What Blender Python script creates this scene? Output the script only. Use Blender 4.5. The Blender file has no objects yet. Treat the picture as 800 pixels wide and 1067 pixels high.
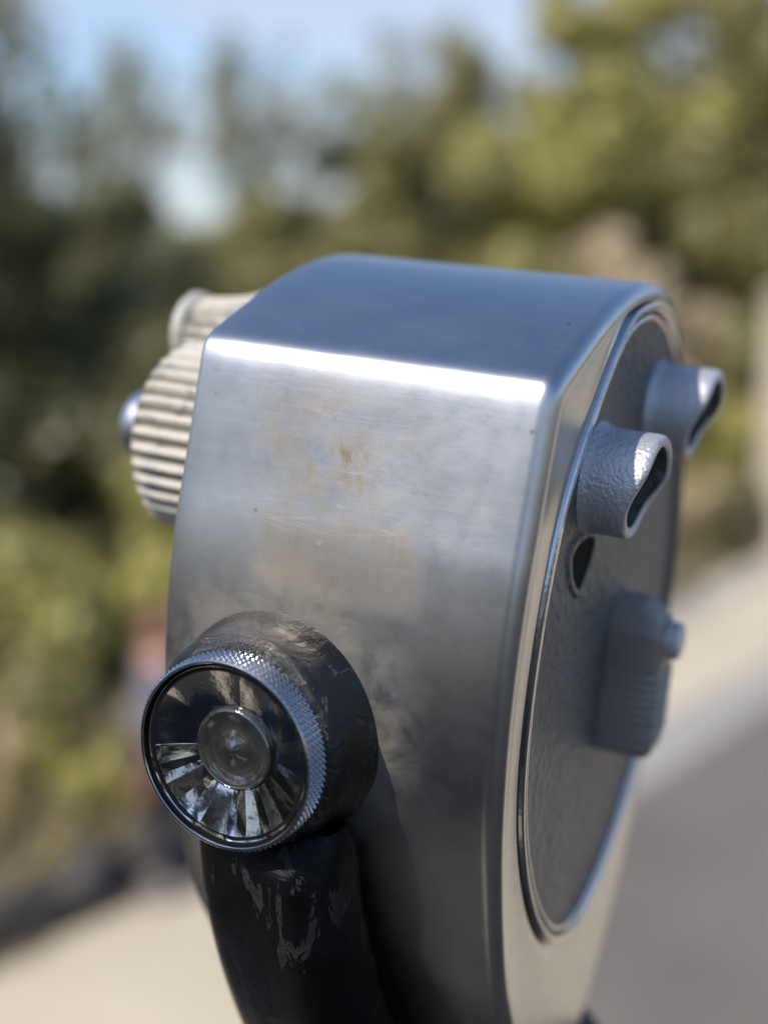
import bpy, bmesh, math, random
import numpy as np
from mathutils import Vector, Matrix
random.seed(5)
rng = np.random.default_rng(11)
R = math.radians
sc = bpy.context.scene
col = sc.collection

# ------------------------------------------------------------------ helpers
def link(o, parent=None):
    col.objects.link(o)
    if parent is not None:
        o.parent = parent
    return o

def tag(o, label=None, cat=None, group=None, kind=None):
    if label: o['label'] = label
    if cat: o['category'] = cat
    if group: o['group'] = group
    if kind: o['kind'] = kind
    return o

def mesh_obj(name, verts, faces, mat, parent=None, sharp=35, smooth=True):
    me = bpy.data.meshes.new(name)
    me.from_pydata([tuple(v) for v in verts], [], faces)
    bm = bmesh.new(); bm.from_mesh(me)
    bmesh.ops.remove_doubles(bm, verts=bm.verts, dist=1e-6)
    bmesh.ops.recalc_face_normals(bm, faces=bm.faces)
    bm.to_mesh(me); bm.free()
    if smooth:
        me.polygons.foreach_set('use_smooth', [True]*len(me.polygons))
        me.set_sharp_from_angle(angle=R(sharp))
    o = bpy.data.objects.new(name, me)
    if mat: me.materials.append(mat)
    return link(o, parent)

def bm_obj(name, bm, mat, parent=None, smooth=True, sharp=35):
    me = bpy.data.meshes.new(name)
    bmesh.ops.recalc_face_normals(bm, faces=bm.faces)
    bm.to_mesh(me); bm.free()
    if smooth:
        me.polygons.foreach_set('use_smooth', [True]*len(me.polygons))
        me.set_sharp_from_angle(angle=R(sharp))
    o = bpy.data.objects.new(name, me)
    if mat: me.materials.append(mat)
    return link(o, parent)

def quads_obj(name, P, mat, parent=None, tris=False):
    """P: (n,4,3) array of loose quads"""
    n = len(P)
    me = bpy.data.meshes.new(name)
    me.vertices.add(n*4); me.vertices.foreach_set('co', P.reshape(-1).astype(np.float32))
    me.loops.add(n*4); me.loops.foreach_set('vertex_index', np.arange(n*4, dtype=np.int32))
    me.polygons.add(n); me.polygons.foreach_set('loop_start', np.arange(0, n*4, 4, dtype=np.int32))
    me.update(calc_edges=True)
    me.materials.append(mat)
    o = bpy.data.objects.new(name, me)
    return link(o, parent)

def empty(name, loc, parent=None):
    o = bpy.data.objects.new(name, None); o.location = loc; o.empty_display_size = .1
    return link(o, parent)

def rings_mesh(rings, cap0=True, cap1=True, closed=False):
    n = len(rings[0]); V = []; F = []
    for r in rings: V += [tuple(p) for p in r]
    m = len(rings)
    for i in range(m-1 if not closed else m):
        a = i*n; b = ((i+1) % m)*n
        for j in range(n):
            k = (j+1) % n
            F.append((a+j, a+k, b+k, b+j))
    if not closed:
        for cap, base, rr in ((cap0, 0, rings[0]), (cap1, (m-1)*n, rings[-1])):
            if cap:
                c = np.mean(np.array(rr), 0); V.append(tuple(c)); ci = len(V)-1
                for j in range(n): F.append((base+j, base+(j+1) % n, ci))
    return V, F

def lathe(profile, axis='x', n=96, centre=(0, 0, 0)):
    """profile: list of (along, radius)"""
    out = []
    for a, r in profile:
        ring = []
        for j in range(n):
            t = 2*math.pi*j/n
            if axis == 'x': p = (a, r*math.cos(t), r*math.sin(t))
            elif axis == 'y': p = (r*math.cos(t), a, r*math.sin(t))
            else: p = (r*math.cos(t), r*math.sin(t), a)
            ring.append((p[0]+centre[0], p[1]+centre[1], p[2]+centre[2]))
        out.append(ring)
    return out

# ------------------------------------------------------------------ node helper
class NT:
    def __init__(s, name):
        s.m = bpy.data.materials.new(name); s.m.use_nodes = True
        s.t = s.m.node_tree; s.n = s.t.nodes; s.l = s.t.links
        s.b = s.n['Principled BSDF']; s.out = s.n['Material Output']
    def node(s, typ, **kw):
        x = s.n.new(typ)
        for k, v in kw.items():
            if k.startswith('i_'):
                key = k[2:]
                key = int(key) if key.isdigit() else key.replace('_', ' ')
                x.inputs[key].default_value = v
            else: setattr(x, k, v)
        return x
    def link(s, a, b): s.l.new(a, b)
    def set(s, **kw):
        for k, v in kw.items():
            s.b.inputs[k.replace('_', ' ')].default_value = v
        return s
    def coords(s, scale=(1, 1, 1), kind='Object'):
        tc = s.node('ShaderNodeTexCoord'); mp = s.node('ShaderNodeMapping')
        mp.inputs['Scale'].default_value = scale
        s.link(tc.outputs[kind], mp.inputs[0]); return mp.outputs[0]
    def noise(s, vec, scale, detail=4, rough=.55, dist=0):
        x = s.node('ShaderNodeTexNoise'); x.inputs['Scale'].default_value = scale
        x.inputs['Detail'].default_value = detail; x.inputs['Roughness'].default_value = rough
        x.inputs['Distortion'].default_value = dist
        if vec is not None: s.link(vec, x.inputs['Vector'])
        return x.outputs[0]
    def ramp(s, fac, stops):
        x = s.node('ShaderNodeValToRGB'); e = x.color_ramp.elements
        while len(e) < len(stops): e.new(.5)
        for q, (p, c) in zip(e, stops):
            q.position = p; q.color = (c, c, c, 1) if isinstance(c, (int, float)) else (*c, 1)
        s.link(fac, x.inputs[0]); return x.outputs[0]
    def mix(s, fac, a, b, mode='MIX'):
        x = s.node('ShaderNodeMix', data_type='RGBA', blend_type=mode)
        for inp, v in ((0, fac), (6, a), (7, b)):
            if isinstance(v, (int, float)): x.inputs[inp].default_value = v if inp == 0 else (v, v, v, 1)
            elif isinstance(v, tuple): x.inputs[inp].default_value = (*v, 1)
            else: s.link(v, x.inputs[inp])
        return x.outputs[2]
    def math(s, op, a, b=None, clamp=False):
        x = s.node('ShaderNodeMath', operation=op); x.use_clamp = clamp
        for i, v in enumerate((a, b)):
            if v is None: continue
            if isinstance(v, (int, float)): x.inputs[i].default_value = v
            else: s.link(v, x.inputs[i])
        return x.outputs[0]
    def bump(s, h, strength=.3, dist=.001, normal=None):
        x = s.node('ShaderNodeBump'); x.inputs['Strength'].default_value = strength
        x.inputs['Distance'].default_value = dist
        s.link(h, x.inputs['Height'])
        if normal is not None: s.link(normal, x.inputs['Normal'])
        s.link(x.outputs[0], s.b.inputs['Normal']); return x.outputs[0]
    def to(s, sock, name): s.link(sock, s.b.inputs[name]); return s

def plain(name, c, rough=.5, metal=0, var=.15, scale=8, bump=0, bscale=40, bdist=.001):
    m = NT(name); m.set(Roughness=rough, Metallic=metal)
    v = m.coords(); n = m.noise(v, scale, 5)
    lo = tuple(x*(1-var) for x in c); hi = tuple(min(1, x*(1+var)) for x in c)
    m.to(m.ramp(n, [(.3, lo), (.7, hi)]), 'Base Color')
    if bump: m.bump(m.noise(v, bscale, 4), bump, bdist)
    return m.m

# ------------------------------------------------------------------ camera frame
F_PX, CX, CY = 1300.0, 400.0, 533.5
PITCH = math.atan2(.182, .881)
CAM = Vector((0, 0, 3.4))
RIGHT = Vector((1, 0, 0)); FWD = Vector((0, math.cos(PITCH), -math.sin(PITCH))); DOWN = Vector((0, -math.sin(PITCH), -math.cos(PITCH)))
def cam2w(v): return RIGHT*v[0] + DOWN*v[1] + FWD*v[2]
def ray(px, py): return cam2w(((px-CX)/F_PX, (py-CY)/F_PX, 1))
def on_ground(px, py, z=0.0):
    d = ray(px, py); t = (z-CAM.z)/d.z; return CAM + d*t
def at_dist(px, py, dist):
    d = ray(px, py); return CAM + d*(dist/d.y)

camd = bpy.data.cameras.new('camera'); cam = bpy.data.objects.new('camera', camd); col.objects.link(cam)
cam.location = CAM; cam.rotation_euler = (math.pi/2-PITCH, 0, 0)
camd.sensor_fit = 'VERTICAL'; camd.sensor_height = 36; camd.lens = 36*F_PX/1067
camd.clip_start = .02; camd.clip_end = 3000
camd.dof.use_dof = True; camd.dof.focus_distance = .488; camd.dof.aperture_fstop = 2.35
sc.camera = cam

# ------------------------------------------------------------------ light
SUN = Vector((-.766, -.63, 1.04)).normalized()
sd = bpy.data.lights.new('sun', 'SUN'); sd.energy = 3.8; sd.angle = R(.53); sd.color = (1, .94, .84)
so = bpy.data.objects.new('sun', sd); col.objects.link(so)
so.rotation_euler = SUN.to_track_quat('Z', 'Y').to_euler()
so.location = (-6, -6, 12)
w = bpy.data.worlds.new('World'); sc.world = w; w.use_nodes = True
nt = w.node_tree; sky = nt.nodes.new('ShaderNodeTexSky'); sky.sky_type = 'NISHITA'; sky.sun_disc = False
sky.sun_elevation = math.asin(SUN.z); sky.sun_rotation = math.atan2(SUN.x, SUN.y)
sky.air_density = 1.0; sky.dust_density = .9; sky.ozone_density = 6.0
tcw = nt.nodes.new('ShaderNodeTexCoord'); sxw = nt.nodes.new('ShaderNodeSeparateXYZ'); nt.links.new(tcw.outputs['Generated'], sxw.inputs[0])
mpw = nt.nodes.new('ShaderNodeMapping'); mpw.inputs['Scale'].default_value = (3, 3, 11); nt.links.new(tcw.outputs['Generated'], mpw.inputs[0])
nzw = nt.nodes.new('ShaderNodeTexNoise'); nzw.inputs['Scale'].default_value = 1.6; nzw.inputs['Detail'].default_value = 5; nt.links.new(mpw.outputs[0], nzw.inputs['Vector'])
rpw = nt.nodes.new('ShaderNodeValToRGB'); rpw.color_ramp.elements[0].position = .28; rpw.color_ramp.elements[1].position = .56; nt.links.new(nzw.outputs[0], rpw.inputs[0])
lowr = nt.nodes.new('ShaderNodeMapRange'); lowr.inputs[1].default_value = .38; lowr.inputs[2].default_value = .16; lowr.inputs[3].default_value = 0; lowr.inputs[4].default_value = .62; nt.links.new(sxw.outputs[2], lowr.inputs[0])
mlw = nt.nodes.new('ShaderNodeMath'); mlw.operation = 'MULTIPLY'; nt.links.new(rpw.outputs[0], mlw.inputs[0]); nt.links.new(lowr.outputs[0], mlw.inputs[1])
mxw = nt.nodes.new('ShaderNodeMix'); mxw.data_type = 'RGBA'; nt.links.new(mlw.outputs[0], mxw.inputs[0]); nt.links.new(sky.outputs[0], mxw.inputs[6]); mxw.inputs[7].default_value = (3.7, 3.75, 4.1, 1)
nt.links.new(mxw.outputs[2], nt.nodes['Background'].inputs[0]); nt.nodes['Background'].inputs[1].default_value = .15
sc.view_settings.view_transform = 'Standard'; sc.view_settings.look = 'None'; sc.view_settings.gamma = 1
sc.view_settings.exposure = 0.4
sc.render.film_transparent = False

# ------------------------------------------------------------------ the viewer: frame and outlines
U = .45
BX = cam2w((.897, .169, -.409)); BY = cam2w((.436, -.182, .881)); BX.normalize(); BY = (BY - BX*BY.dot(BX)).normalized(); BZ = BX.cross(BY)
ORG = CAM + cam2w((.1323, -.1012, 1.0))*U           # rear end of the shoulder crease
TERR = 1.82
root_loc = (ORG + (BX*-.16 + BY*.27 + BZ*-.8)*U); root_loc.z = TERR + .004
viewer = empty('coin_operated_viewer', root_loc)
tag(viewer, 'brushed metal coin operated viewer on a black yoke, large and sharp in front', 'viewer')
MB = Matrix(((BX.x, BY.x, BZ.x, 0), (BX.y, BY.y, BZ.y, 0), (BX.z, BY.z, BZ.z, 0), (0, 0, 0, 1)))
MB = Matrix.Translation(ORG - root_loc) @ MB @ Matrix.Scale(U, 4)
def head_part(o):           # body-local units -> viewer
    o.parent = viewer; o.matrix_basis = MB; return o

def chaikin(P, it=3):
    P = np.array(P, float)
    for _ in range(it):
        Q = np.roll(P, -1, 0); A = P*.75+Q*.25; B = P*.25+Q*.75
        P = np.stack([A, B], 1).reshape(-1, 2)
    return P
def polar(P, c, n):
    P = np.array(P); a = np.arctan2(P[:, 1]-c[1], P[:, 0]-c[0]); r = np.hypot(P[:, 0]-c[0], P[:, 1]-c[1])
    o = np.argsort(a); a = a[o]; r = r[o]
    t = np.linspace(-math.pi, math.pi, n, endpoint=False)
    rr = np.interp(t, np.r_[a-2*math.pi, a, a+2*math.pi], np.r_[r, r, r])
    return np.c_[c[0]+rr*np.cos(t), c[1]+rr*np.sin(t)]
C0 = (.265, -.30); NS = 512
SEC = [(.25, -.87), (.16, -.80), (.105, -.71), (.055, -.622), (.024, -.57), (-.006, -.49), (-.032, -.40), (-.043, -.31), (-.0425, -.24),
       (-.034, -.165), (-.022, -.115), (-.011, -.062), (-.0055, -.034), (-.001, -.012), (.004, .0005), (.014, .0082), (.034, .0162), (.07, .031), (.115, .049), (.165, .063), (.215, .073),
       (.265, .077), (.315, .075), (.36, .066), (.40, .050), (.437, .024), (.468, -.022), (.50, -.08), (.532, -.145), (.558, -.22), (.571, -.31),
       (.564, -.42), (.54, -.53), (.505, -.62), (.46, -.70), (.395, -.78), (.325, -.85)]
OUT = polar(chaikin(SEC, 3), C0, NS)
PLT = [(.235, .052), (.19, .040), (.15, .010), (.115, -.026), (.078, -.066), (.048, -.110), (.030, -.16), (.018, -.215), (.012, -.28), (.016, -.35),
       (.036, -.42), (.085, -.505), (.145, -.570), (.205, -.612), (.272, -.630), (.35, -.612), (.42, -.575), (.485, -.52), (.53, -.43), (.552, -.33), (.549, -.24),
       (.513, -.13), (.475, -.065), (.431, -.01), (.373, .032), (.30, .055)]
PLA = polar(chaikin(PLT, 3), C0, NS)
def inset(P, d):
    T = np.roll(P, -3, 0)-np.roll(P, 3, 0); T /= np.linalg.norm(T, axis=1)[:, None]
    N = np.c_[-T[:, 1], T[:, 0]]                    # ccw -> inward
    return P + N*d
def ring3(P, x): return np.c_[np.full(len(P), x), P]

# ---------------- materials of the viewer
LX = -.334
def steel():
    m = NT('brushed_metal')
    tc = m.node('ShaderNodeTexCoord'); ob = tc.outputs['Object']
    sx = m.node('ShaderNodeSeparateXYZ'); m.link(ob, sx.inputs[0]); x, y, z = sx.outputs
    def box(x0, x1, z0, z1, soft):
        a = m.math('MULTIPLY', m.math('SUBTRACT', x, x0), 1/soft, True); b = m.math('MULTIPLY', m.math('SUBTRACT', x1, x), 1/soft, True)
        c = m.math('MULTIPLY', m.math('SUBTRACT', z, z0), 1/soft, True); d = m.math('MULTIPLY', m.math('SUBTRACT', z1, z), 1/soft, True)
        return m.math('MULTIPLY', m.math('MULTIPLY', a, b), m.math('MULTIPLY', c, d))
    near = m.math('LESS_THAN', y, .06)
    big = m.noise(ob, 7, 5); fine = m.noise(ob, 60, 6, .65)
    # brushing: long fine grain along the case
    mp = m.node('ShaderNodeMapping'); mp.inputs['Scale'].default_value = (70, 260, 420); m.link(ob, mp.inputs[0])
    grain = m.noise(mp.outputs[0], 1, 3, .7)
    mp2 = m.node('ShaderNodeMapping'); mp2.inputs['Scale'].default_value = (420, 200, 10); m.link(ob, mp2.inputs[0])
    grain2 = m.noise(mp2.outputs[0], 1, 3, .7)
    base = m.ramp(big, [(.3, (.475, .47, .462)), (.7, (.545, .54, .53))])
    base = m.mix(m.ramp(fine, [(.45, 0.0), (.75, .35)]), base, (.42, .42, .43))
    # tape residue left from an old sticker
    r1 = m.math('MULTIPLY', box(-.285, -.075, -.155, .0, .075), m.ramp(m.noise(ob, 11, 4), [(.34, .3), (.52, 1.0)])); r2 = m.math('MULTIPLY', box(-.255, -.075, -.212, -.120, .02), m.ramp(m.noise(ob, 16, 6, .7), [(.30, .35), (.48, 1.0)]))
    n1 = m.noise(ob, 24, 10, .78, .5); n2 = m.noise(mp2.outputs[0], .5, 5, .7)
    k1 = m.ramp(m.math('ADD', m.math('MULTIPLY', n1, .80), m.math('MULTIPLY', n2, .20)), [(.41, 0.0), (.53, .92)])
    k2 = m.ramp(m.math('ADD', m.math('MULTIPLY', n1, .6), m.math('MULTIPLY', n2, .4)), [(.32, .22), (.62, .66)])
    res = m.math('MULTIPLY', m.math('MAXIMUM', m.math('MULTIPLY', r1, k1), m.math('MULTIPLY', r2, k2)), near)
    base = m.mix(res, base, (.20, .142, .072))
    # mineral bloom around the barrel root
    dx = m.math('SUBTRACT', x, -.205); dz = m.math('SUBTRACT', z, -.31)
    dd = m.math('SQRT', m.math('ADD', m.math('MULTIPLY', dx, dx), m.math('MULTIPLY', dz, dz)))
    halo = m.math('MULTIPLY', m.ramp(dd, [(.10, 1.0), (.150, 0.0)]), near)
    halo = m.math('MULTIPLY', halo, m.ramp(m.noise(ob, 22, 8, .7, .4), [(.38, 0.05), (.62, .6)]))
    base = m.mix(halo, base, (.36, .29, .18))
    # pits
    vo = m.node('ShaderNodeTexVoronoi', feature='F1'); vo.inputs['Scale'].default_value = 26; m.link(ob, vo.inputs['Vector'])
    pit = m.math('LESS_THAN', vo.outputs['Distance'], .055)
    pit = m.math('MULTIPLY', pit, m.math('GREATER_THAN', m.noise(ob, 9, 2), .56))
    base = m.mix(m.math('MULTIPLY', pit, .7), base, (.30, .24, .17))
    # hairline scratches in several directions
    scr = None
    for k, (rot, sc_) in enumerate(((.5, 30), (-.9, 22), (1.35, 26), (.1, 34))):
        mq = m.node('ShaderNodeMapping'); mq.inputs['Rotation'].default_value = (0, rot, 0); mq.inputs['Scale'].default_value = (2.2, 1, sc_*2.2)
        mq.inputs['Location'].default_value = (k*3.1, 0, k*1.7); m.link(ob, mq.inputs[0])
        vs = m.node('ShaderNodeTexVoronoi', feature='DISTANCE_TO_EDGE'); vs.inputs['Scale'].default_value = 2.1; vs.inputs['Randomness'].default_value = 1; m.link(mq.outputs[0], vs.inputs['Vector'])
        l_ = m.math('MULTIPLY', m.math('LESS_THAN', vs.outputs['Distance'], .012), m.math('GREATER_THAN', m.noise(mq.outputs[0], .8, 2), .56))
        scr = l_ if scr is None else m.math('MAXIMUM', scr, l_)
    base = m.mix(m.math('MULTIPLY', scr, .16), base, (.72, .71, .69))
    m.to(base, 'Base Color')
    m.to(m.math('SUBTRACT', 1.0, m.math('MULTIPLY', m.math('ADD', res, halo), .55)), 'Metallic')
    ro = m.math('ADD', m.ramp(big, [(.3, .235), (.7, .29)]), m.math('MULTIPLY', fine, .12))
    ro = m.math('ADD', ro, m.math('MULTIPLY', res, .12))
    m.to(ro, 'Roughness')
    h = m.math('ADD', m.math('MULTIPLY', grain, .30), m.math('ADD', m.math('MULTIPLY', grain2, .25), m.math('MULTIPLY', fine, .7)))
    h = m.math('SUBTRACT', h, m.math('MULTIPLY', scr, .12))
    h = m.math('ADD', h, m.math('MULTIPLY', m.noise(ob, 5, 2), 2.5))
    m.bump(h, .055, .0012)
    return m.m
STEEL = steel()
def hammered(name, c, metal, rough, sc_, strength, dist):
    m = NT(name); v = m.coords(); m.set(Metallic=metal, Roughness=rough); m.b.inputs['Specular IOR Level'].default_value = .35
    n = m.noise(v, 12, 5); m.to(m.ramp(n, [(.3, tuple(a*.8 for a in c)), (.7, tuple(a*1.15 for a in c))]), 'Base Color')
    vo = m.node('ShaderNodeTexVoronoi', feature='SMOOTH_F1'); vo.inputs['Scale'].default_value = sc_
    m.link(v, vo.inputs['Vector'])
    h = m.math('ADD', vo.outputs['Distance'], m.math('MULTIPLY', m.noise(v, sc_*2.2, 4), .6))
    m.bump(h, strength, dist); return m.m
HAMMER_DARK = hammered('hammered_grey_casting', (.135, .132, .128), .2, .42, 85, .6, .005)
HAMMER_SILVER = hammered('hammered_silver_paint', (.56, .56, .57), .5, .42, 300, .35, .002)
RIMM = NT('polished_rim').set(Base_Color=(.5, .5, .51, 1), Metallic=1.0, Roughness=.2)
RIMM.bump(RIMM.noise(RIMM.coords(), 30, 4), .15, .004); RIMM = RIMM.m
def black_paint():
    m = NT('chipped_black_paint'); v = m.coords(); m.b.inputs['Specular IOR Level'].default_value = .27
    n = m.noise(v, 15, 9, .72, .7)
    mpv = m.coords((34, 34, 12)); nf = m.noise(mpv, 1, 8, .7, .6)
    flake = m.ramp(nf, [(.60, 0.0), (.612, 1.0)]); edge = m.ramp(nf, [(.585, 0.0), (.60, 1.0), (.612, 1.0), (.63, 0.0)])
    c = m.mix(flake, (.0028, .0028, .0032), (.018, .017, .016)); c = m.mix(m.math('MULTIPLY', edge, .5), c, (.055, .052, .05))
    m.to(c, 'Base Color')
    m.to(m.math('ADD', m.ramp(n, [(.3, .10), (.7, .26)]), m.math('MULTIPLY', flake, .25)), 'Roughness')
    vo = m.node('ShaderNodeTexVoronoi', feature='DISTANCE_TO_EDGE'); vo.inputs['Scale'].default_value = 9
    dist = m.node('ShaderNodeVectorMath', operation='ADD'); m.link(v, dist.inputs[0])
    sv = m.node('ShaderNodeVectorMath', operation='SCALE'); sv.inputs['Scale'].default_value = .10
    nz = m.node('ShaderNodeTexNoise'); nz.inputs['Scale'].default_value = 18; nz.inputs['Detail'].default_value = 8; m.link(v, nz.inputs['Vector'])
    m.link(nz.outputs['Color'], sv.inputs[0]); m.link(sv.outputs[0], dist.inputs[1]); m.link(dist.outputs[0], vo.inputs['Vector'])
    crack = m.math('MAXIMUM', m.ramp(vo.outputs['Distance'], [(0.0, 0.0), (.012, 1.0)]), m.ramp(m.noise(v, 7, 2), [(.44, 1.0), (.50, 0.0)]))
    sz = m.node('ShaderNodeSeparateXYZ'); m.link(v, sz.inputs[0]); low = m.math('LESS_THAN', sz.outputs[2], -.395); crack = m.math('MAXIMUM', crack, low); m.to(m.math('SUBTRACT', .6, m.math('MULTIPLY', low, .40)), 'Specular IOR Level')
    h = m.math('ADD', m.math('MULTIPLY', crack, .5), m.math('ADD', m.math('MULTIPLY', n, .95), m.math('MULTIPLY', flake, -.5)))
    m.bump(h, .5, .006); return m.m
BLACK = black_paint()
def ribbed_paint(y0, z0, rmax, depth):
    m = NT('worn_cream_paint'); v = m.coords()
    sx = m.node('ShaderNodeSeparateXYZ'); m.link(v, sx.inputs[0])
    a = m.math('SUBTRACT', sx.outputs[1], y0); b = m.math('SUBTRACT', sx.outputs[2], z0)
    rad = m.math('SQRT', m.math('ADD', m.math('MULTIPLY', a, a), m.math('MULTIPLY', b, b)))
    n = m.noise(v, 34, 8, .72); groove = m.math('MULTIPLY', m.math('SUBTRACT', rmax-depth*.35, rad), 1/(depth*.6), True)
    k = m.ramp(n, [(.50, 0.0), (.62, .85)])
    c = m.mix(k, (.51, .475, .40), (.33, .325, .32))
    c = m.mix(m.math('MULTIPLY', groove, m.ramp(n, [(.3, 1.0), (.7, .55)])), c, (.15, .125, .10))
    m.to(c, 'Base Color'); m.to(m.ramp(n, [(.45, .62), (.65, .35)]), 'Roughness'); m.to(m.math('MULTIPLY', k, .8), 'Metallic')
    m.bump(n, .4, .006); return m.m
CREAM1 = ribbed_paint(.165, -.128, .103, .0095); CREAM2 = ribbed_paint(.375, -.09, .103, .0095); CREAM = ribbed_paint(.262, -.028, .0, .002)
CHROME = NT('knob_chrome').set(Base_Color=(.46, .46, .47, 1), Metallic=1.0, Roughness=.16)
CHROME.bump(CHROME.noise(CHROME.coords(), 60, 5), .08, .003); CHROME = CHROME.m
m = NT('dark_mirror_dish').set(Metallic=1.0, Roughness=.10); v = m.coords()
m.to(m.ramp(m.noise(v, 30, 6, .7), [(.3, (.38, .37, .36)), (.7, (.52, .51, .50))]), 'Base Color')
m.bump(m.noise(v, 90, 4), .06, .003); DISH = m.m
m = NT('scratched_lens').set(Metallic=.85, Roughness=.07, IOR=1.5); v = m.coords()
m.b.inputs['Specular IOR Level'].default_value = .9
m.to(m.ramp(m.noise(v, 40, 6, .7), [(.35, (.12, .117, .11)), (.75, (.22, .215, .205))]), 'Base Color')
m.bump(m.noise(v, 120, 5), .12, .002); LENS = m.m
DARK = plain('dark_interior', (.006, .006, .006), .8); DARK.node_tree.nodes['Principled BSDF'].inputs['Specular IOR Level'].default_value = .08
GLASSY = NT('front_lens_hood').set(Base_Color=(.42, .43, .46, 1), Metallic=1.0, Roughness=.42).m

# ---------------- housing
rings = []
rings.append(ring3(inset(OUT, .05), LX+.012))
for a in (0, 20, 45, 70, 90):
    a = R(a); rings.append(ring3(inset(OUT, .006*(1-math.sin(a))), LX+.006*(1-math.cos(a))))
for x in np.linspace(LX+.03, -.03, 12): rings.append(ring3(OUT, x))
FR = .016
for a in np.linspace(0, 90, 9):
    a = R(a); rings.append(ring3(inset(OUT, FR*(1-math.cos(a))), -.008+FR*math.sin(a)))
e = inset(OUT, FR); xr = -.008+FR
plo = inset(PLA, -.012)
for t in (.15, .4, .7, .9, .985): rings.append(ring3(e*(1-t)+plo*t, xr - .002*math.sin(math.pi*t)))
rings.append(ring3(inset(PLA, -.0085), xr-.005))
rings.append(ring3(inset(PLA, -.002), xr-.007))
V, Fc = rings_mesh(rings)
housing = head_part(mesh_obj('housing', V, Fc, STEEL, sharp=60))

# bead + plate
def sweep_bead(name, off, r, x, mat):
    c = inset(PLA, off); rs = []
    for k in range(10):
        a = 2*math.pi*k/10; rs.append(ring3(inset(PLA, off+r*math.cos(a)), x+r*math.sin(a)))
    V, Fc = rings_mesh(rs, closed=True); return mesh_obj(name, V, Fc, mat)
head_part(sweep_bead('rim', .000, .0045, xr-.001, RIMM))
head_part(sweep_bead('rim', .011, .0032, xr-.002, RIMM))
pr = [ring3(inset(PLA, -.002), xr-.006), ring3(inset(PLA, .004), xr-.003), ring3(inset(PLA, .016), xr-.003), ring3(inset(PLA, .020), xr-.0045)]
for t in (.2, .4, .6, .8, .95): pr.append(ring3(inset(PLA, .022)*(1-t)+np.array([C0])*t, xr-.0045))
V, Fc = rings_mesh(pr, cap0=False)
plate = head_part(mesh_obj('rear_plate', V, Fc, HAMMER_DARK, sharp=60))
PX = xr-.0045

# screw-hole in the plate: short dark tapering pocket with raised lip
def plate_hole(y, z, sy, sz):
    shape = []
    for k in range(28):
        a = 2*math.pi*k/28; ww = sy*(.62+.38*math.sin(a)); shape.append((y+ww*math.cos(a), z+sz*math.copysign(abs(math.sin(a))**.8, math.sin(a))))
    S = np.array(shape); c = S.mean(0)
    rs = [ring3((S-c)*1.45+c, PX-.0005), ring3((S-c)*1.28+c, PX+.003), ring3((S-c)*1.05+c, PX+.003), ring3((S-c)*1.0+c, PX+.0008)]
    V, Fc = rings_mesh(rs, False, False); lip = mesh_obj('hole_lip', V, Fc, HAMMER_DARK)
    V, Fc = rings_mesh([ring3((S-c)*1.04+c, PX+.0012), ring3((S-c)*.6+c, PX+.0006)], False, True); hl = mesh_obj('hole', V, Fc, DARK)
    return lip, hl
lip, hl = plate_hole(.138, -.180, .048, .024)
head_part(lip); head_part(hl)

# eyepieces: hooded tubes, longer on top
def eyepiece(yc, zc, r, ltop):
    n = 96; rs = []
    def L(t):                    # t angle, 90deg = up
        A = [0, 30, 90, 150, 172, 195, 225, 270, 315, 340, 360]; W = [.96, 1.0, 1.0, .98, .88, .74, .69, .68, .68, .78, .96]
        d = math.degrees(t) % 360
        return ltop*sum(float(np.interp((d+q) % 360, A, W)) for q in (-12, -6, 0, 6, 12))/5
    prof = [(0, 1.10, 0), (.10, 1.03, 0), (.22, 1.0, 0), (.6, 1.0, 0), (.88, 1.0, 0), (.95, .985, 0), (.99, .945, 0), (1.0, .89, 0), (.985, .82, 0), (.95, .785, 1), (.6, .76, 1), (.2, .75, 1), (.17, .5, 1)]
    for f_, k, _ in prof:
        rs.append([(PX+f_*L(2*math.pi*j/n), yc+r*k*math.cos(2*math.pi*j/n), zc+r*k*math.sin(2*math.pi*j/n)) for j in range(n)])
    V, Fc = rings_mesh(rs[:10], False, False); tube = mesh_obj('eyepiece', V, Fc, HAMMER_SILVER, sharp=50)
    V, Fc = rings_mesh(rs[9:], False, True); ins = mesh_obj('eyepiece_bore', V, Fc, HAMMER_DARK, sharp=50)
    head_part(tube); ins.parent = tube
    return tube
eyepiece(.158, -.102, .050, .060)
eyepiece(.368, -.058, .048, .063)

# coin box on the plate
bm = bmesh.new()
def coin_box():
    y0, z0, z1 = .318, -.420, -.255; rs = []
    n = 40
    def sect(w, d):
        pts = []
        for k in range(n):
            a = math.pi*k/(n-1); pts.append((PX-.002+d*abs(math.sin(a))**.26, y0-w*math.copysign(abs(math.cos(a))**.36, math.cos(a))))
        return pts
    zs = [z0, z0+.006] + list(np.linspace(z0+.012, z1-.03, 60)) + [z1-.02, z1-.01, z1]
    for i, z in enumerate(zs):
        k = 1.0
        if z < z0+.004: k = .96
        if z > z1-.03: k = 1-.45*((z-(z1-.03))/.03)**1.5
        rib = .0026*math.sin((z-z0)*2*math.pi/.0095) if z0+.012 < z < z1-.07 else 0
        rs.append([(x, y, z) for x, y in sect(.037*k+rib*.3, (.060+rib)*k)])
    return rings_mesh(rs)
V, Fc = coin_box(); cb = head_part(mesh_obj('coin_box', V, Fc, hammered('coin_box_casting', (.27, .245, .21), .25, .5, 170, .12, .003), sharp=40))
pf = [(PX+.03, .016), (PX+.055, .016), (PX+.056, .020), (PX+.068, .020), (PX+.071, .017), (PX+.072, .010)]
V, Fc = rings_mesh(lathe(pf, 'x', 48, (0, .312, -.292)))
bolt = mesh_obj('lock_bolt', V, Fc, HAMMER_SILVER); bolt.parent = cb

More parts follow.
